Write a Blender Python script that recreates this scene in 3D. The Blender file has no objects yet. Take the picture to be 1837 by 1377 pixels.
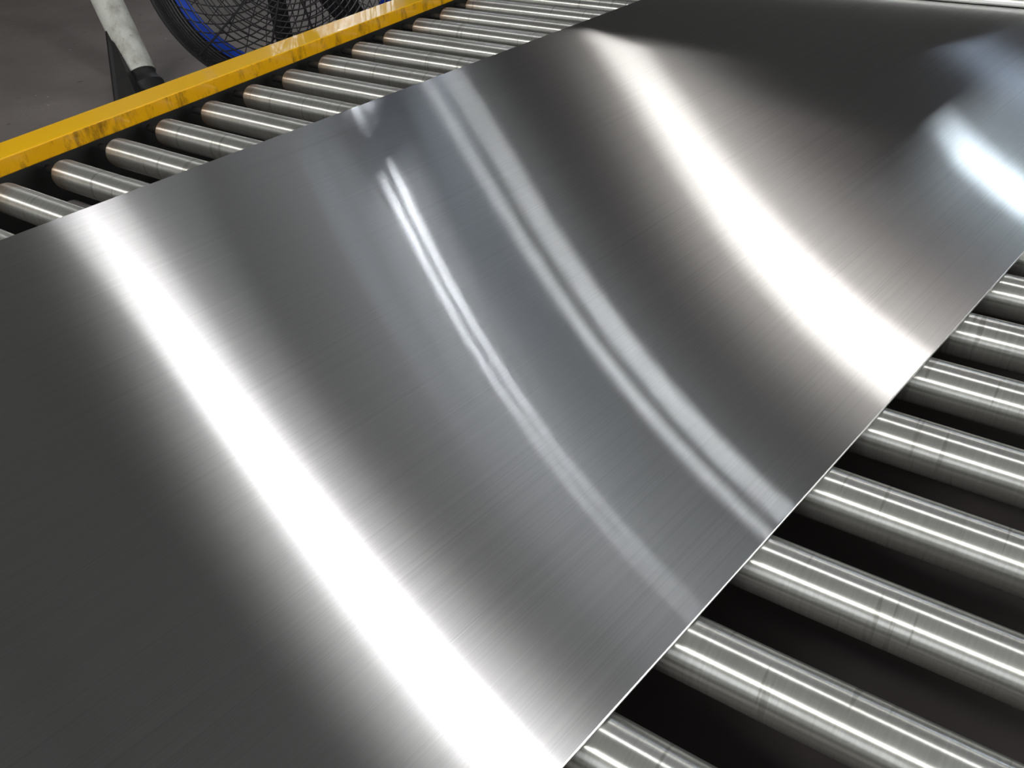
import bpy, bmesh, math, random
from mathutils import Vector, Matrix
random.seed(7)
SC = bpy.context.scene
COL = SC.collection

# ------------------------------------------------------------------ camera, world, exposure
cam_data = bpy.data.cameras.new('camera')
cam_data.sensor_fit = 'HORIZONTAL'
cam_data.sensor_width = 36.0
cam_data.lens = 1571.82 * 36.0 / 1837.0
cam_data.clip_start = 0.02
cam = bpy.data.objects.new('camera', cam_data)
COL.objects.link(cam)
_r = Vector((0.82302079, 0.56503666, -0.05805484))
_d = Vector((0.29957704, -0.51863553, -0.80079385))
_f = Vector((-0.48258718, 0.64167808, -0.59611983))
_m = Matrix((_r, -_d, -_f)).transposed().to_4x4()
_m.translation = Vector((0.16957091, -0.85964614, 0.75550059))
cam.matrix_world = _m
SC.camera = cam

world = bpy.data.worlds.new('hall_ambience')
SC.world = world
world.use_nodes = True
world.node_tree.nodes['Background'].inputs[0].default_value = (0.5, 0.55, 0.65, 1)
world.node_tree.nodes['Background'].inputs[1].default_value = 0.05

SC.view_settings.view_transform = 'Standard'
SC.view_settings.look = 'None'
SC.view_settings.exposure = 0.0
SC.view_settings.gamma = 1.0
SC.view_settings.use_curve_mapping = False
try:
    SC.cycles.use_denoising = True
    SC.cycles.denoiser = 'OPENIMAGEDENOISE'
    SC.cycles.max_bounces = 8
    SC.cycles.glossy_bounces = 5
    SC.cycles.diffuse_bounces = 3
    SC.cycles.sample_clamp_indirect = 6.0
    SC.cycles.caustics_reflective = False
    SC.cycles.caustics_refractive = False
except Exception:
    pass

# brightness of everything in the hall that gives off light
E_LAMP_NEAR = 13.0      # panel lamp over the near half of the line
E_LAMP_RIGHT = 34.0
E_LAMP_FAR = 24.0       # panel lamp further down the line
E_FLOOD = 52.0          # fluorescent tubes
E_LAMP_BACK = 80.0      # lamps behind the photographer
E_WIN_LEFT = 2.4
E_WIN_SLIT = 150.0
E_WIN_PALE = 0.9
E_WIN_HIGH = 38.0
E_WIN_RIGHT = 6.5
E_ROOF_GLOW = 0.55
E_BACK_FILL = 2.0
E_WIN_LOW = 18.0

# ------------------------------------------------------------------ sheet axes: u along the sheet, v across it
M_YAW = 0.1440
TU = Vector((M_YAW, 1, 0)).normalized()
TV = Vector((1, -M_YAW, 0)).normalized()
def uv(u, v, z=0.0):
    p = TU * u + TV * v
    return Vector((p.x, p.y, z))
YAW = -math.atan(M_YAW)

# ------------------------------------------------------------------ helpers
def obj(name, bm, mat=None, parent=None, smooth=False, loc=None):
    me = bpy.data.meshes.new(name)
    bm.normal_update()
    bm.to_mesh(me)
    bm.free()
    o = bpy.data.objects.new(name, me)
    COL.objects.link(o)
    if mat:
        me.materials.append(mat)
    if smooth:
        for p in me.polygons:
            p.use_smooth = True
        try:
            me.set_sharp_from_angle(angle=math.radians(40))
        except Exception:
            pass
    if parent:
        o.parent = parent
    if loc is not None:
        o.location = loc
    return o

def empty(name, loc=(0, 0, 0), rotz=0.0):
    o = bpy.data.objects.new(name, None)
    o.empty_display_size = 0.1
    COL.objects.link(o)
    o.location = loc
    o.rotation_euler = (0, 0, rotz)
    return o

def tag(o, label=None, cat=None, group=None, kind=None):
    if label: o['label'] = label
    if cat: o['category'] = cat
    if group: o['group'] = group
    if kind: o['kind'] = kind
    return o

def add_box(bm, lo, hi, bevel=0.0, mat=None):
    lo, hi = Vector(lo), Vector(hi)
    m = Matrix.Translation((lo + hi) / 2) @ Matrix.Diagonal((*(hi - lo), 1))
    if mat is not None:
        m = mat @ m
    ret = bmesh.ops.create_cube(bm, size=1.0, matrix=m)
    if bevel > 0:
        es = list({e for v in ret['verts'] for e in v.link_edges})
        bmesh.ops.bevel(bm, geom=es, offset=bevel, segments=2, profile=0.5, affect='EDGES')
    return bm

def box(lo, hi, bevel=0.0, mat=None):
    return add_box(bmesh.new(), lo, hi, bevel, mat)

def add_tube(bm, pts, r, n=8, closed=False, caps=True):
    """tube through a list of points; r is a number or one radius per point"""
    pts = [Vector(p) for p in pts]
    rs = r if isinstance(r, (list, tuple)) else [r] * len(pts)
    rings = []
    N = len(pts)
    nrm = None
    for i, p in enumerate(pts):
        a = pts[(i - 1) % N] if (closed or i > 0) else p
        b = pts[(i + 1) % N] if (closed or i < N - 1) else p
        tan = (b - a).normalized()
        if nrm is None:
            nrm = tan.orthogonal().normalized()
        nrm = (nrm - tan * nrm.dot(tan)).normalized()
        bi = tan.cross(nrm)
        rings.append([bm.verts.new(p + (nrm * math.cos(2 * math.pi * k / n) + bi * math.sin(2 * math.pi * k / n)) * rs[i]) for k in range(n)])
    last = N if closed else N - 1
    for i in range(last):
        A, B = rings[i], rings[(i + 1) % N]
        off = 0
        if closed and i == N - 1:
            off = min(range(n), key=lambda s: (A[0].co - B[s].co).length)
        for k in range(n):
            bm.faces.new((A[k], A[(k + 1) % n], B[(k + 1 + off) % n], B[(k + off) % n]))
    if caps and not closed:
        bm.faces.new(list(reversed(rings[0])))
        bm.faces.new(rings[-1])
    return bm

def add_lathe_x(bm, prof, n=48):
    """revolve (x, r) profile about the X axis"""
    rings = []
    for x, r in prof:
        rings.append([bm.verts.new((x, r * math.cos(2 * math.pi * k / n), r * math.sin(2 * math.pi * k / n))) for k in range(n)])
    for A, B in zip(rings, rings[1:]):
        for k in range(n):
            bm.faces.new((A[k], A[(k + 1) % n], B[(k + 1) % n], B[k]))
    bm.faces.new(list(reversed(rings[0])))
    bm.faces.new(rings[-1])
    bmesh.ops.recalc_face_normals(bm, faces=bm.faces)
    return bm

# ------------------------------------------------------------------ materials
def new_mat(name):
    m = bpy.data.materials.new(name)
    m.use_nodes = True
    nt = m.node_tree
    nt.nodes.clear()
    out = nt.nodes.new('ShaderNodeOutputMaterial')
    return m, nt, out

def N(nt, typ, **kw):
    n = nt.nodes.new(typ)
    for k, v in kw.items():
        setattr(n, k, v)
    return n

def L(nt, a, b):
    nt.links.new(a, b)

def ramp(nt, fac, stops):
    r = N(nt, 'ShaderNodeValToRGB')
    cr = r.color_ramp
    while len(cr.elements) < len(stops):
        cr.elements.new(0.5)
    for e, (p, c) in zip(cr.elements, stops):
        e.position = p
        e.color = (c, c, c, 1) if isinstance(c, (int, float)) else (*c, 1)
    L(nt, fac, r.inputs[0])
    return r.outputs[0]

def noise(nt, vec, scale, detail=3.0, rough=0.55):
    n = N(nt, 'ShaderNodeTexNoise')
    n.inputs['Scale'].default_value = scale
    n.inputs['Detail'].default_value = detail
    n.inputs['Roughness'].default_value = rough
    if vec is not None:
        L(nt, vec, n.inputs['Vector'])
    return n.outputs['Fac']

def mapped(nt, scale=(1, 1, 1), coord='Object', loc=(0, 0, 0)):
    tc = N(nt, 'ShaderNodeTexCoord')
    mp = N(nt, 'ShaderNodeMapping')
    mp.inputs['Scale'].default_value = scale
    mp.inputs['Location'].default_value = loc
    L(nt, tc.outputs[coord], mp.inputs['Vector'])
    return mp.outputs[0]

def mix(nt, fac, a, b, mode='MIX'):
    m = N(nt, 'ShaderNodeMix', data_type='RGBA', blend_type=mode)
    for sock, v in ((m.inputs[0], fac), (m.inputs[6], a), (m.inputs[7], b)):
        if hasattr(v, 'links'):
            L(nt, v, sock)
        elif isinstance(v, (int, float)):
            sock.default_value = v
        else:
            sock.default_value = (*v, 1)
    return m.outputs[2]

def bump(nt, h, strength, dist=0.01):
    b = N(nt, 'ShaderNodeBump')
    b.inputs['Strength'].default_value = strength
    b.inputs['Distance'].default_value = dist
    L(nt, h, b.inputs['Height'])
    return b.outputs[0]

def plain(name, col, rough=0.6, metal=0.0, var=0.15, scale=12.0, bmp=0.0, spec=0.5):
    m, nt, out = new_mat(name)
    p = N(nt, 'ShaderNodeBsdfPrincipled')
    v = mapped(nt)
    f = noise(nt, v, scale, 5)
    c2 = tuple(max(0, x * (1 - 2 * var)) for x in col)
    L(nt, mix(nt, f, c2, tuple(min(1, x * (1 + var)) for x in col)), p.inputs['Base Color'])
    p.inputs['Roughness'].default_value = rough
    p.inputs['Metallic'].default_value = metal
    p.inputs['Specular IOR Level'].default_value = spec
    if bmp:
        L(nt, bump(nt, noise(nt, v, scale * 6, 4), bmp, 0.005), p.inputs['Normal'])
    L(nt, p.outputs[0], out.inputs[0])
    return m

def emitter(name, col, strength):
    m, nt, out = new_mat(name)
    e = N(nt, 'ShaderNodeEmission')
    e.inputs[0].default_value = (*col, 1)
    e.inputs[1].default_value = strength
    L(nt, e.outputs[0], out.inputs[0])
    return m

def sheet_metal():
    """brushed stainless: the grain runs along the sheet (object Y)"""
    m, nt, out = new_mat('brushed_stainless')
    lobes = []
    for dist, a_u, a_v in (('GGX', 0.0028, 0.29), ('BECKMANN', 0.040, 0.36)):
        g = N(nt, 'ShaderNodeBsdfAnisotropic')
        g.distribution = dist
        g.inputs['Roughness'].default_value = (a_u * a_v) ** 0.25
        g.inputs['Anisotropy'].default_value = 1 - math.sqrt(a_u / a_v)
        lobes.append(g)
    # tangent across the grain is the rough direction
    tan = N(nt, 'ShaderNodeCombineXYZ')
    tan.inputs[0].default_value, tan.inputs[1].default_value = 0.0, 1.0
    vt = N(nt, 'ShaderNodeVectorTransform', vector_type='VECTOR', convert_from='OBJECT', convert_to='WORLD')
    L(nt, tan.outputs[0], vt.inputs[0])
    fine = noise(nt, mapped(nt, (420, 1.6, 1)), 1.0, 4, 0.6)
    coarse = noise(nt, mapped(nt, (90, 0.7, 1)), 1.0, 3, 0.6)
    scr = noise(nt, mapped(nt, (700, 5.0, 1), loc=(3.3, 1.7, 0)), 1.0, 1, 0.5)
    c1 = ramp(nt, fine, [(0.28, (0.57, 0.567, 0.572)), (0.72, (0.70, 0.693, 0.695))])
    c2 = mix(nt, ramp(nt, coarse, [(0.35, 0.0), (0.7, 0.35)]), c1, (0.72, 0.715, 0.715))
    c3 = mix(nt, ramp(nt, scr, [(0.73, 0.0), (0.78, 0.6)]), c2, (0.86, 0.86, 0.86))
    nb = bump(nt, fine, 0.10, 0.0006)
    for g in lobes:
        L(nt, vt.outputs[0], g.inputs['Tangent'])
        L(nt, c3, g.inputs['Color'])
        L(nt, nb, g.inputs['Normal'])
    ms = N(nt, 'ShaderNodeMixShader'); ms.inputs[0].default_value = 0.42
    L(nt, lobes[0].outputs[0], ms.inputs[1]); L(nt, lobes[1].outputs[0], ms.inputs[2])
    L(nt, ms.outputs[0], out.inputs[0])
    return m

def roller_metal():
    """turned steel tube: grooves run round the tube, worn rings and rusty ends"""
    m, nt, out = new_mat('turned_roller_steel')
    g = N(nt, 'ShaderNodeBsdfAnisotropic')
    g.distribution = 'GGX'
    a_c, a_x = 0.045, 0.36
    g.inputs['Roughness'].default_value = (a_c * a_x) ** 0.25
    g.inputs['Anisotropy'].default_value = 1 - math.sqrt(a_c / a_x)
    tn = N(nt, 'ShaderNodeTangent', direction_type='RADIAL', axis='X')
    L(nt, tn.outputs[0], g.inputs['Tangent'])
    oi = N(nt, 'ShaderNodeObjectInfo')
    tc = N(nt, 'ShaderNodeTexCoord')
    off = N(nt, 'ShaderNodeVectorMath', operation='SCALE')
    cx = N(nt, 'ShaderNodeCombineXYZ')
    for i in range(3):
        cx.inputs[i].default_value = 37.0
    L(nt, cx.outputs[0], off.inputs[0])
    L(nt, oi.outputs['Random'], off.inputs[3])
    ad = N(nt, 'ShaderNodeVectorMath', operation='ADD')
    L(nt, tc.outputs['Object'], ad.inputs[0]); L(nt, off.outputs[0], ad.inputs[1])
    def mp(scale):
        q = N(nt, 'ShaderNodeMapping'); q.inputs['Scale'].default_value = scale
        L(nt, ad.outputs[0], q.inputs['Vector']); return q.outputs[0]
    ringf = noise(nt, mp((260, 3, 3)), 1.0, 3, 0.6)
    blot = noise(nt, mp((7, 22, 22)), 1.0, 5, 0.62)
    marks = noise(nt, mp((70, 6, 6)), 1.0, 2, 0.5)
    base = ramp(nt, ringf, [(0.3, (0.55, 0.555, 0.535)), (0.7, (0.67, 0.675, 0.65))])
    c = mix(nt, ramp(nt, blot, [(0.48, 0.0), (0.72, 0.55)]), base, (0.34, 0.33, 0.29))
    c = mix(nt, ramp(nt, marks, [(0.64, 0.0), (0.68, 0.6)]), c, (0.22, 0.21, 0.19))
    # rust near the tube ends (local x runs 0 .. ROLL_LEN)
    sx = N(nt, 'ShaderNodeSeparateXYZ'); L(nt, tc.outputs['Object'], sx.inputs[0])
    rustn = noise(nt, mp((9, 30, 30)), 1.0, 4, 0.6)
    mr = N(nt, 'ShaderNodeMapRange')
    mr.inputs['From Min'].default_value = 0.085; mr.inputs['From Max'].default_value = 0.0
    L(nt, sx.outputs[0], mr.inputs['Value'])
    ml = N(nt, 'ShaderNodeMath', operation='MULTIPLY'); L(nt, mr.outputs[0], ml.inputs[0])
    L(nt, ramp(nt, rustn, [(0.3, 0.45), (0.6, 1.0)]), ml.inputs[1])
    c = mix(nt, ml.outputs[0], c, (0.27, 0.175, 0.105))
    L(nt, c, g.inputs['Color'])
    d = N(nt, 'ShaderNodeBsdfDiffuse')
    L(nt, mix(nt, ml.outputs[0], (0.40, 0.40, 0.375), (0.24, 0.17, 0.11)), d.inputs[0])
    ms = N(nt, 'ShaderNodeMixShader'); ms.inputs[0].default_value = 0.22
    L(nt, g.outputs[0], ms.inputs[1]); L(nt, d.outputs[0], ms.inputs[2])
    L(nt, ms.outputs[0], out.inputs[0])
    return m

def yellow_paint():
    m, nt, out = new_mat('yellow_enamel')
    p = N(nt, 'ShaderNodeBsdfPrincipled')
    base = mix(nt, noise(nt, mapped(nt, (6, 2, 6)), 1.0, 4), (0.90, 0.49, 0.002), (0.97, 0.57, 0.003))
    # grime on the faces that point at the rollers, in blotches
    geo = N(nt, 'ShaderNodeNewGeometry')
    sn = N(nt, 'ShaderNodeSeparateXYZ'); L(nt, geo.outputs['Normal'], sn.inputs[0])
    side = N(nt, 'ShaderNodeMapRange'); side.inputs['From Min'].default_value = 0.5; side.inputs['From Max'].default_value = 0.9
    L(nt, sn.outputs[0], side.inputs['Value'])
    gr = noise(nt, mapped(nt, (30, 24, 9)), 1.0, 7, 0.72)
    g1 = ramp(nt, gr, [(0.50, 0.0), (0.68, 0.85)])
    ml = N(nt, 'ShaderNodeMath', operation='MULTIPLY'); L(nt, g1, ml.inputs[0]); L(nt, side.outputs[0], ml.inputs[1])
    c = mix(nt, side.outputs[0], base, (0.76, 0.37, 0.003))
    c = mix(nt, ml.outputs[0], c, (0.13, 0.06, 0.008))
    ch = noise(nt, mapped(nt, (30, 18, 60), loc=(5, 2, 1)), 1.0, 4, 0.6)
    c = mix(nt, ramp(nt, ch, [(0.70, 0.0), (0.74, 0.7)]), c, (0.10, 0.06, 0.02))
    L(nt, c, p.inputs['Base Color'])
    p.inputs['Roughness'].default_value = 0.3
    p.inputs['Specular IOR Level'].default_value = 0.3
    p.inputs['Coat Weight'].default_value = 0.6
    p.inputs['Coat Roughness'].default_value = 0.06
    L(nt, bump(nt, noise(nt, mapped(nt, (40, 9, 40)), 1.0, 3), 0.10, 0.002), p.inputs['Normal'])
    L(nt, p.outputs[0], out.inputs[0])
    return m

def concrete():
    m, nt, out = new_mat('worn_concrete')
    p = N(nt, 'ShaderNodeBsdfPrincipled')
    v = mapped(nt)
    big = noise(nt, v, 1.3, 6, 0.6)
    mid = noise(nt, v, 9.0, 5, 0.65)
    fine = noise(nt, v, 60.0, 4, 0.7)
    c = ramp(nt, big, [(0.3, (0.135, 0.119, 0.110)), (0.7, (0.245, 0.217, 0.205))])
    c = mix(nt, ramp(nt, mid, [(0.4, 0.0), (0.75, 0.5)]), c, (0.16, 0.14, 0.135))
    c = mix(nt, ramp(nt, fine, [(0.35, 0.45), (0.7, 0.0)]), c, (0.12, 0.11, 0.105))
    spots = noise(nt, mapped(nt, (14, 14, 14), loc=(9, 4, 0)), 1.0, 3, 0.5)
    c = mix(nt, ramp(nt, spots, [(0.70, 0.0), (0.75, 0.8)]), c, (0.05, 0.045, 0.04))
    flecks = noise(nt, mapped(nt, (23, 23, 23), loc=(2, 7, 0)), 1.0, 2, 0.5)
    c = mix(nt, ramp(nt, flecks, [(0.76, 0.0), (0.79, 0.8)]), c, (0.5, 0.5, 0.47))
    L(nt, c, p.inputs['Base Color'])
    p.inputs['Roughness'].default_value = 0.75
    L(nt, bump(nt, mid, 0.25, 0.01), p.inputs['Normal'])
    L(nt, p.outputs[0], out.inputs[0])
    return m

def pipe_paint():
    m, nt, out = new_mat('stained_white_paint')
    p = N(nt, 'ShaderNodeBsdfPrincipled')
    v = mapped(nt)
    st = noise(nt, mapped(nt, (9, 9, 5)), 1.0, 5, 0.65)
    c = mix(nt, ramp(nt, st, [(0.42, 0.0), (0.70, 0.75)]), (0.64, 0.66, 0.61), (0.20, 0.18, 0.14))
    c = mix(nt, ramp(nt, noise(nt, v, 40, 4), [(0.62, 0.0), (0.72, 0.5)]), c, (0.22, 0.12, 0.07))
    L(nt, c, p.inputs['Base Color'])
    p.inputs['Roughness'].default_value = 0.55
    L(nt, p.outputs[0], out.inputs[0])
    return m

M_SHEET = sheet_metal()
M_EDGE = plain('sheared_steel_edge', (0.82, 0.81, 0.80), 0.32, 1.0, 0.06, 60)
M_ROLL = roller_metal()
M_YEL = yellow_paint()
M_CONC = concrete()
M_PIPE = pipe_paint()
M_BLACK = plain('black_steel', (0.018, 0.017, 0.017), 0.55, 0.0, 0.3, 20)
M_GAP_SHADE = plain('gap_shade_dark', (0.030, 0.022, 0.022), 0.7, 0.0, 0.3, 5)  # near-black brown that stands in for shade below the rollers
M_GREASE = plain('greasy_steel', (0.05, 0.046, 0.042), 0.5, 0.4, 0.3, 25)
M_SHAFT = plain('dull_shaft_steel', (0.16, 0.15, 0.14), 0.45, 0.8, 0.2, 30)
M_TUBE = plain('dusty_grey_tube', (0.23, 0.22, 0.22), 0.5, 0.3, 0.2, 20)
M_WIRE = plain('black_wire', (0.014, 0.013, 0.015), 0.45, 0.0, 0.2, 30)
M_BLUE = plain('blue_plastic', (0.015, 0.07, 0.55), 0.4, 0.0, 0.15, 14)
M_BAR = plain('pale_ground_steel', (0.90, 0.90, 0.87), 0.30, 0.5, 0.08, 25)
M_WALL = plain('hall_wall_paint', (0.065, 0.058, 0.056), 0.8, 0.0, 0.12, 1.5)
M_WALLR = plain('hall_wall_pale', (0.42, 0.42, 0.42), 0.8, 0.0, 0.1, 1.5)
M_CEIL = plain('hall_ceiling_sheet', (0.19, 0.180, 0.187), 0.8, 0.0, 0.08, 1.2)
M_BEAM = plain('dark_roof_steel', (0.06, 0.058, 0.06), 0.6, 0.0, 0.2, 6)
M_FRAME = plain('window_frame_paint', (0.10, 0.11, 0.13), 0.5, 0.0, 0.1, 8)
M_HOUSE = plain('lamp_housing_white', (0.6, 0.6, 0.6), 0.4, 0.0, 0.05, 8)
M_LN = emitter('near_lamp_light', (1.0, 0.985, 0.99), E_LAMP_NEAR)
M_LR = emitter('right_lamp_light', (1.0, 0.985, 0.99), E_LAMP_RIGHT)
M_LF = emitter('far_lamp_light', (1.0, 0.96, 0.92), E_LAMP_FAR)
M_TU = emitter('flood_light', (0.92, 0.96, 1.0), E_FLOOD)
M_LB = emitter('back_lamp_light', (1.0, 0.98, 0.94), E_LAMP_BACK)
M_WL = emitter('left_window_daylight', (0.70, 0.84, 1.0), E_WIN_LEFT)
M_WP = emitter('frosted_window_daylight', (0.93, 0.95, 1.0), E_WIN_PALE)
M_RW = emitter('added_warm_glow_light', (1.0, 0.90, 0.87), 0.5)
M_WB = emitter('added_back_fill_light', (0.95, 0.98, 1.0), E_BACK_FILL)
M_WS = emitter('clear_slit_daylight', (0.88, 0.94, 1.0), E_WIN_SLIT)
M_WR = emitter('right_window_daylight', (0.95, 1.0, 0.96), E_WIN_RIGHT)
M_RL = emitter('added_roof_glow_light', (0.97, 0.97, 1.0), E_ROOF_GLOW)
M_WH = emitter('high_window_daylight', (0.78, 0.90, 1.0), E_WIN_HIGH)
M_WW = emitter('low_window_daylight', (0.62, 0.76, 1.0), E_WIN_LOW)

# ------------------------------------------------------------------ hall
FLOOR_Z = -0.80
X0, X1, Y0, Y1, ZC = -9.0, 7.0, -8.0, 12.5, 6.2
def struct(name, bm, mat, label=None, parent=None):
    o = obj(name, bm, mat, parent)
    o['kind'] = 'structure'
    if label: o['label'] = label
    return o
struct('floor', box((X0 - .2, Y0 - .2, FLOOR_Z - 0.2), (X1 + .2, Y1 + .2, FLOOR_Z)), M_CONC, 'worn grey brown concrete floor beside the conveyor')
struct('ceiling', box((X0 - .2, Y0 - .2, ZC), (X1 + .2, Y1 + .2, ZC + 0.2)), M_CEIL)
struct('wall_left', box((X0 - .2, Y0, FLOOR_Z), (X0, Y1, ZC)), M_WALL)
struct('wall_right', box((X1, Y0, FLOOR_Z), (X1 + .2, Y1, ZC)), M_WALLR)
struct('wall_far', box((X0 - .2, Y1, FLOOR_Z), (X1 + .2, Y1 + .2, ZC)), M_WALL)
struct('wall_back', box((X0 - .2, Y0 - .2, FLOOR_Z), (X1 + .2, Y0, ZC)), M_WALLR)

def window(name, plane, a0, a1, z0, z1, glow, bars=0, hbars=0, fw=0.06, bw=0.03):
    """window set on the inner face of a wall; plane is 'left' or 'far'"""
    def B(a, b, c, d, dep):
        if plane == 'left':
            return (X0, a, c), (X0 + dep, b, d)
        if plane == 'right':
            return (X1 - dep, a, c), (X1, b, d)
        if plane == 'back':
            return (a, Y0, c), (b, Y0 + dep, d)
        return (a, Y1 - dep, c), (b, Y1, d)
    w = empty(name, (X0 if plane == 'left' else X1, (a0 + a1) / 2, z0) if plane in ('left', 'right') else ((a0 + a1) / 2, Y1 if plane == 'far' else Y0, z0))
    w['kind'] = 'structure'
    inv = Matrix.Translation(-Vector(w.location))
    obj('pane', box(*B(a0, a1, z0, z1, 0.02), mat=inv), glow, w)
    fb = bmesh.new()
    for q in ((a0 - fw, a1 + fw, z0 - fw, z0), (a0 - fw, a1 + fw, z1, z1 + fw), (a0 - fw, a0, z0, z1), (a1, a1 + fw, z0, z1)):
        add_box(fb, *B(*q, 0.08), mat=inv)
    obj('frame', fb, M_FRAME, w)
    for i in range(bars):
        c = a0 + (a1 - a0) * (i + 1) / (bars + 1)
        obj('glazing_bar', box(*B(c - bw / 2, c + bw / 2, z0, z1, 0.06), mat=inv), M_FRAME, w)
    for i in range(hbars):
        c = z0 + (z1 - z0) * (i + 1) / (hbars + 1)
        obj('transom', box(*B(a0, a1, c - bw / 2, c + bw / 2, 0.06), mat=inv), M_FRAME, w)
    return w
window('window_1', 'left', 6.7, 10.0, 2.1, 3.8, M_WL, bars=5, hbars=1, bw=0.06)
window('window_2', 'left', 4.25, 5.2, 2.95, 4.5, M_WP, bars=1, hbars=2)
window('window_3', 'far', 0.15, 1.15, 5.18, 5.62, M_WH, bars=2)
window('window_4', 'far', 2.6, 3.8, 3.95, 4.4, M_WW, bars=1)
window('window_5', 'right', -3.0, 4.5, 0.8, 3.6, M_WR, bars=4, hbars=1)
window('added_back_window', 'back', -5.0, 3.5, 0.2, 3.4, M_WB, bars=5, hbars=1)  # unseen window added behind the camera to brighten the rollers
struct('trim_1', box((X0, Y1 - 0.38, 5.84), (X1, Y1, 6.195)), M_BEAM)
struct('reflection_darkener', box((-8.6, -0.95, 5.45), (-1.5, 1.35, 6.195)), M_BEAM, 'dark box added under the roof to darken the near left of the sheet')  # unseen box added to darken the sheet's near left reflection
rl = obj('added_roof_glow', box((-5.6, 3.9, ZC - 0.02), (-1.6, 5.6, ZC + 0.01)), M_RL); rl['kind'] = 'structure'  # unseen glowing roof panel added to lighten the middle of the sheet
rl = obj('added_warm_glow', box((-4.6, 8.9, ZC - 0.02), (1.6, 12.1, ZC + 0.01)), M_RW); rl['kind'] = 'structure'  # glowing panel added so the far ceiling mirrors brighter in the sheet

def panel_lamp(name, u, v, su, sv, z, glow, label, group=None):
    """flat panel lamp hung from the roof"""
    t = empty(name, uv(u, v, z), YAW)
    tag(t, label, 'lamp', group)
    hb = bmesh.new()
    add_box(hb, (-sv / 2 - .05, -su / 2 - .05, 0.012), (sv / 2 + .05, su / 2 + .05, 0.12), 0.01)
    obj('housing', hb, M_HOUSE, t)
    obj('diffuser', box((-sv / 2, -su / 2, 0), (sv / 2, su / 2, 0.012)), glow, t)
    for s in (-1, 1):
        rb = bmesh.new()
        add_tube(rb, [(s * sv * .35, 0, 0.12), (s * sv * .35, 0, ZC - z)], 0.008, 6)
        obj('hanger', rb, M_BEAM, t)
    return t
def twin_lamp(name, u, v, z, widths, sv, gap, label, glow):
    """compact fitting with two bright panes side by side along the line"""
    t = empty(name, uv(u, v, z), YAW)
    tag(t, label, 'lamp', 'compact twin lamps')
    tot = sum(widths) + gap
    hb = bmesh.new()
    add_box(hb, (-sv / 2 - .04, -tot / 2 - .04, 0.012), (sv / 2 + .04, tot / 2 + .04, 0.10), 0.01)
    obj('housing', hb, M_BEAM, t)
    y = -tot / 2
    for w in widths:
        obj('lens', box((-sv / 2, y, 0), (sv / 2, y + w, 0.012)), glow, t)
        y += w + gap
    rb = bmesh.new()
    add_tube(rb, [(0, 0, 0.10), (0, 0, ZC - z)], 0.012, 6)
    obj('hanger', rb, M_BEAM, t)
    return t
panel_lamp('panel_lamp', 1.53, -2.9, 0.34, 1.9, 5.2, M_LN, 'white panel lamp mirrored as the broad near glare on the sheet')
panel_lamp('panel_lamp', 7.66, -2.0, 0.62, 1.7, 5.2, M_LF, 'warm white panel lamp mirrored as the far glare on the sheet')
panel_lamp('panel_lamp', 1.34, -0.1, 0.30, 1.3, 5.2, M_LR, 'white panel lamp hung high above the right half of the sheet')
twin_lamp('twin_lamp', 5.40, -3.5, 5.2, (0.14, 0.28), 0.18, 0.16, 'compact twin lamp mirrored as the faint double streak in mid sheet', M_TU)
# two clear slits in the left window, mirrored as the thin bright double streak
def slit(y0, y1, z0, z1):
    w = bpy.data.objects['window_1']
    inv = Matrix.Translation(-Vector(w.location))
    obj('clear_pane', box((X0 + .02, y0, z0), (X0 + .03, y1, z1), mat=inv), M_WS, w)
slit(7.88, 8.00, 2.9, 3.3)
slit(8.12, 8.26, 2.9, 3.3)
for x, side in ((-3.6, 'left'), (0.6, 'right')):
    panel_lamp('panel_lamp', -5.9, x, 0.40, 2.6, 5.2, M_LB, 'white panel lamp behind the photographer, hung on the %s' % side)

# ------------------------------------------------------------------ roller conveyor
PITCH, RAD = 0.15, 0.036
RX0, RX1 = -1.897, 0.62
RLEN = RX1 - RX0
conv = empty('roller_conveyor', (-0.6, 0.9, FLOOR_Z))
tag(conv, 'steel roller conveyor with yellow side rail carrying the large brushed sheet', 'conveyor')
CI = Matrix.Translation(-Vector(conv.location))
YS, YE = -0.95, 4.2
RAIL_X = -1.95
rail = obj('side_rail', box((RAIL_X - 0.1075, YS, -0.012), (RAIL_X, YE, 0.0282), 0.003, CI), M_YEL, conv)
rail['label'] = 'yellow painted rail with grimy inner face'
obj('side_plate', box((RAIL_X - 0.060, YS, -0.26), (RAIL_X - 0.045, YE, -0.012), 0, CI), M_BLACK, conv)
obj('side_rail', box((RX1 + .053, YS, -0.012), (RX1 + .16, YE, 0.0282), 0.003, CI), M_YEL, conv)['label'] = 'yellow painted rail on the right'
obj('side_plate', box((RX1 + 0.10, YS, -0.26), (RX1 + 0.115, YE, -0.012), 0, CI), M_BLACK, conv)
obj('bottom_flange', box((RAIL_X - 0.060, YS, -0.275), (RAIL_X + 0.03, YE, -0.26), 0, CI), M_BLACK, conv)
obj('bottom_flange', box((RX1 + 0.025, YS, -0.275), (RX1 + 0.115, YE, -0.26), 0, CI), M_BLACK, conv)
for y in (-0.7, 1.6, 3.9):
    for x in (RAIL_X - 0.055, RX1 + 0.06):
        obj('leg', box((x, y, FLOOR_Z), (x + 0.05, y + 0.06, -0.275), 0.004, CI), M_BLACK, conv)
    obj('cross_beam', box((RAIL_X - 0.005, y, -0.36), (RX1 + 0.06, y + 0.05, -0.30), 0, CI), M_BLACK, conv)
obj('gap_shade_sheet', box((RAIL_X - 0.04, YS, -0.52), (RX1 + 0.09, YE, -0.51), 0, CI), M_GAP_SHADE, conv)  # invented dark sheet that deepens the shade in the roller gaps
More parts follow.
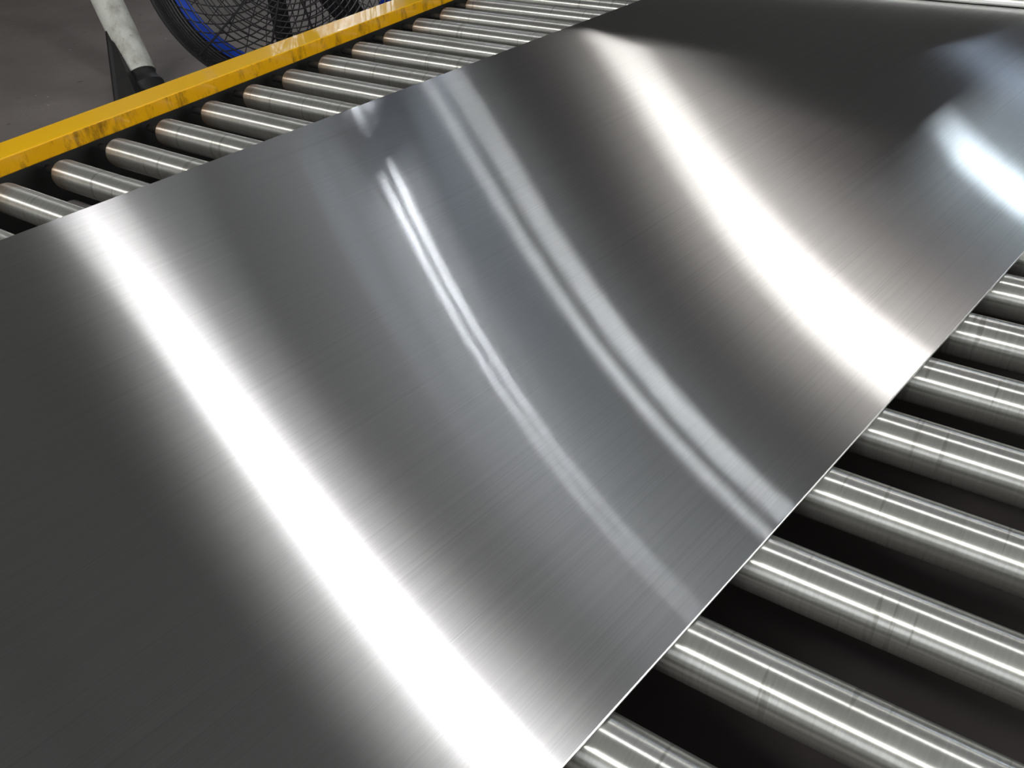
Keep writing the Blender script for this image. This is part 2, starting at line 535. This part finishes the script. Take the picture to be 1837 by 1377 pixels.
# one roller, then copies
rb = bmesh.new()
add_lathe_x(rb, [(0.0, RAD - .012), (0.002, RAD - .006), (0.006, RAD - .0028), (0.012, RAD - .0009), (0.022, RAD), (RLEN / 2, RAD), (RLEN - .016, RAD), (RLEN - .010, RAD - .0008),
                 (RLEN - .005, RAD - .003), (RLEN - .002, RAD - .006), (RLEN, RAD - .009)], 64)
r0 = obj('roller', rb, M_ROLL, conv, True)
sb = bmesh.new()
add_lathe_x(sb, [(-0.065, 0.010), (RLEN + 0.065, 0.010)], 16)
s0 = obj('shaft', sb, M_BLACK, r0, True)
for k in range(-6, 28):
    loc = Vector((RX0, k * PITCH, -RAD)) - Vector(conv.location)
    if k == -6:
        r0.location = loc
    else:
        c = r0.copy(); COL.objects.link(c); c.parent = conv; c.location = loc
        c.rotation_euler = (random.uniform(0, 6.28), 0, 0)
        d = s0.copy(); COL.objects.link(d); d.parent = c
# two short grey tubes below the first rollers on the left
for y, xl in ((0.122, -1.872), (0.274, -1.870)):
    tb = bmesh.new()
    add_lathe_x(tb, [(0, .012), (.006, .018), (.02, .022), (1.2, .022), (1.21, .018)], 24)
    t = obj('return_tube', tb, M_TUBE, conv, True, Vector((xl, y, -0.108)) - Vector(conv.location))
    for xx in (0.5, 1.0):
        obj('hanger_strap', box((xx, -.01, -.22), (xx + .03, .01, -.018)), M_BLACK, t)

# pale bar lying across the far end
bar = obj('cross_bar', box((-1.15, -0.08, 0), (1.15, 0.08, 0.020), 0.006), M_BAR, None, False, (-0.62, 2.345, 0.0045))
tag(bar, 'pale flat steel bar lying across the far end of the brushed sheet', 'bar')

# dark hood over the far end of the line, seen only as a reflection
hood = empty('machine_hood', (-1.2, 2.75, FLOOR_Z))
tag(hood, 'dark machine hood beyond the far end, mirrored dark in the sheet', 'machine')
HI = Matrix.Translation(-Vector(hood.location))
obj('body', box((-2.32, 2.47, 0.06), (-0.05, 3.1, 0.78), 0.012, HI), M_BEAM, hood)
obj('front_panel', box((-2.0, 2.455, 0.14), (-0.22, 2.47, 0.70), 0.004, HI), M_BLACK, hood)
for y in (2.5, 3.0):
    obj('leg', box((-2.31, y, FLOOR_Z), (-2.22, y + 0.09, 0.06), 0.004, HI), M_BEAM, hood)

# ------------------------------------------------------------------ brushed sheet
TH = 0.004
sh = empty('steel_sheet', (0, 0, 0), YAW)
tag(sh, 'large brushed stainless steel sheet lying on the conveyor rollers', 'metal sheet')
bm = box((-1.556, -1.0, 0.0004), (0.0, 2.42, TH))
obj('sheet_face', bm, M_SHEET, sh)
eb = bmesh.new()
# sheared edges: narrow strips with a small chamfer
def edge_strip(bm_, a, b, outw):
    a, b, outw = Vector(a), Vector(b), Vector(outw)
    prof = [(0.0, TH), (0.0007, TH - 0.0001), (0.0014, TH - 0.0010), (0.0014, 0.0006), (0.0, 0.0004)]
    A = [bm_.verts.new(Vector((a.x, a.y, 0)) + outw * o + Vector((0, 0, z))) for o, z in prof]
    B = [bm_.verts.new(Vector((b.x, b.y, 0)) + outw * o + Vector((0, 0, z))) for o, z in prof]
    for i in range(len(prof) - 1):
        bm_.faces.new((A[i], B[i], B[i + 1], A[i + 1]))
edge_strip(eb, (0, -1.0), (0, 2.42), (1, 0, 0))
bmesh.ops.recalc_face_normals(eb, faces=eb.faces)
e = obj('cut_edge', eb, M_EDGE, sh)
e['label'] = 'bright sheared edge facing right'

# ------------------------------------------------------------------ pedestal fan behind the rail
fan = empty('pedestal_fan', (-2.72, 1.70, FLOOR_Z))
tag(fan, 'large black cage fan with blue rim standing behind the yellow rail', 'fan')
FC = Vector((-2.70, 1.68, 0.13)) - Vector(fan.location)     # hub
fdir = Vector((0.78, -0.60, 0.12)).normalized()
fx = Vector((0, 0, 1)).cross(fdir).normalized()
fy = fdir.cross(fx)
def fp(r, a, w):
    return FC + fx * (r * math.cos(a)) + fy * (r * math.sin(a)) + fdir * w
FR = 0.525
def dome(r):    # front grille depth
    q = r / FR
    if q < 0.72: return 0.17 - 0.03 * (q / .72) ** 2
    return 0.14 * math.sqrt(max(0, 1 - ((q - .72) / .28) ** 2))
def ring(bm_, r, w, rad, n=72, m=5):
    add_tube(bm_, [fp(r, 2 * math.pi * i / n, w) for i in range(n)], rad, m, True)
gb = bmesh.new()
r = 0.07
while r < 0.385:
    ring(gb, r, dome(r), 0.0030); r += 0.0215
for q in (0.408, 0.432, 0.455, 0.466, 0.477, 0.486, 0.494, 0.502, 0.509, 0.516):
    ring(gb, q, dome(q), 0.0030)
for i in range(54):
    a0 = 2 * math.pi * i / 54
    add_tube(gb, [fp(q, a0 + 1.3 * (1 - q / FR), dome(q)) for q in (0.07, .12, .17, .22, .27, .32, .36, .385, .42, .45, .48, .505, FR)], 0.0025, 4)
g = obj('front_grille', gb, M_WIRE, fan); g['kind'] = 'stuff'
for i in range(12):
    a0 = 2 * math.pi * (i + .3) / 12
    tb = bmesh.new()
    add_tube(tb, [fp(q, a0, dome(q) + .004) for q in (0.06, .2, .3, .378, .42, .46, .50, FR)], 0.0042, 6)
    obj('spoke', tb, M_WIRE, fan)
bb = bmesh.new()
r = 0.10
while r < FR:
    ring(bb, r, -0.10, 0.0022); r += 0.042
for i in range(30):
    a0 = 2 * math.pi * i / 30
    add_tube(bb, [fp(.08, a0, -.10), fp(.3, a0 + .12, -.10), fp(FR, a0 + .2, 0)], 0.0018, 4)
o = obj('rear_grille', bb, M_WIRE, fan); o['kind'] = 'stuff'
rbm = bmesh.new(); ring(rbm, FR, 0.0, 0.011, 96, 8); ring(rbm, FR, -0.05, 0.009, 96, 8)
obj('rim_hoop', rbm, M_WIRE, fan, True)
# drum wall between the rim hoops
db = bmesh.new()
n = 96
A = [db.verts.new(fp(FR - .004, 2 * math.pi * i / n, 0.0)) for i in range(n)]
B = [db.verts.new(fp(FR - .004, 2 * math.pi * i / n, -0.09)) for i in range(n)]
C_ = [db.verts.new(fp(FR - .055, 2 * math.pi * i / n, -0.09)) for i in range(n)]
D_ = [db.verts.new(fp(FR - .075, 2 * math.pi * i / n, 0.0)) for i in range(n)]
for P_, Q_ in ((A, B), (B, C_), (C_, D_), (D_, A)):
    for i in range(n):
        db.faces.new((P_[i], P_[(i + 1) % n], Q_[(i + 1) % n], Q_[i]))
obj('drum', db, M_WIRE, fan, True)
# blue band just inside the drum
ub = bmesh.new()
A = [ub.verts.new(fp(0.405, 2 * math.pi * i / n, 0.085)) for i in range(n)]
B = [ub.verts.new(fp(0.447, 2 * math.pi * i / n, 0.075)) for i in range(n)]
C_ = [ub.verts.new(fp(0.447, 2 * math.pi * i / n, 0.05)) for i in range(n)]
D_ = [ub.verts.new(fp(0.405, 2 * math.pi * i / n, 0.05)) for i in range(n)]
for P_, Q_ in ((A, B), (B, C_), (C_, D_), (D_, A)):
    for i in range(n):
        ub.faces.new((P_[i], P_[(i + 1) % n], Q_[(i + 1) % n], Q_[i]))
obj('rim_band', ub, M_BLUE, fan, True)['label'] = 'bright blue ring inside the cage'
# hub, motor, three blades, post, base
hb = bmesh.new(); add_tube(hb, [fp(0, 0, -.02), fp(0, 0, .06), fp(0, 0, .075)], [.065, .065, .03], 20); obj('hub', hb, M_WIRE, fan, True)
hb = bmesh.new(); add_tube(hb, [fp(0, 0, -.32), fp(0, 0, -.30), fp(0, 0, -.10), fp(0, 0, -.02)], [.06, .10, .10, .05], 20); obj('motor', hb, M_BLACK, fan, True)
for i in range(3):
    a0 = math.radians(70 + 120 * i)
    vb = bmesh.new()
    rows = []
    for r_, wd in ((.06, .25), (.15, .42), (.25, .40), (.33, .34), (.37, .26)):
        rows.append([fp(r_, a0 + s * wd * .5, .02 + s * .035) for s in (-1, -.33, .33, 1)])
    fr = [[vb.verts.new(p) for p in R_] for R_ in rows]
    bk = [[vb.verts.new(p - fdir * .004) for p in R_] for R_ in rows]
    for a in range(4):
        for b in range(3):
            vb.faces.new((fr[a][b], fr[a][b + 1], fr[a + 1][b + 1], fr[a + 1][b]))
            vb.faces.new((bk[a][b], bk[a + 1][b], bk[a + 1][b + 1], bk[a][b + 1]))
    for a in range(4):
        vb.faces.new((fr[a][0], fr[a + 1][0], bk[a + 1][0], bk[a][0])); vb.faces.new((fr[a][3], bk[a][3], bk[a + 1][3], fr[a + 1][3]))
    for b in range(3):
        vb.faces.new((fr[0][b], bk[0][b], bk[0][b + 1], fr[0][b + 1])); vb.faces.new((fr[4][b], fr[4][b + 1], bk[4][b + 1], bk[4][b]))
    obj('blade', vb, M_WIRE, fan, True)
pc = FC - fdir * 0.13 - fx * 0.05
pb = bmesh.new(); add_box(pb, (pc.x - .027, pc.y - .027, 0.03), (pc.x + .027, pc.y + .027, pc.z), 0.004); obj('post', pb, M_BLACK, fan)
pb = bmesh.new(); add_tube(pb, [(pc.x, pc.y, 0), (pc.x, pc.y, .025), (pc.x, pc.y, .045)], [.24, .24, .05], 32); obj('base', pb, M_BLACK, fan, True)

# ------------------------------------------------------------------ leaning white pipe with a dark foot
FOOT = Vector((-4.58, 2.13, FLOOR_Z))
post = empty('pipe_post', FOOT)
tag(post, 'stained white pipe post with a worn black foot leaning over the concrete floor', 'pipe')
ax = Vector((-0.315, 0.116, 0.379)).normalized()
pb = bmesh.new(); add_tube(pb, [ax * .10, ax * .3, ax * .7, ax * 1.9], [.086, .086, .086, .086], 28); obj('pipe', pb, M_PIPE, post, True)
pb = bmesh.new(); add_tube(pb, [Vector((0, 0, 0)), Vector((0, 0, .02)), ax * .06, ax * .13], [.098, .098, .078, .078], 24); obj('foot', pb, M_BLACK, post, True)
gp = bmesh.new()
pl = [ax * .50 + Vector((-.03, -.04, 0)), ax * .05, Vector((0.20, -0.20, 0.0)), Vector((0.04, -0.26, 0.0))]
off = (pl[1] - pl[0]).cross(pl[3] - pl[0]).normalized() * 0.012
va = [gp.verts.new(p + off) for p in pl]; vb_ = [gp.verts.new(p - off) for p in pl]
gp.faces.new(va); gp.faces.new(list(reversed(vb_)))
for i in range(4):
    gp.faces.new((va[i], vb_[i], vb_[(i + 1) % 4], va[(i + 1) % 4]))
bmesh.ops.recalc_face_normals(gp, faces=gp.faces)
obj('foot_shade_plate', gp, M_BLACK, post)  # dark plate shaped to stand in for the shadow beside the foot
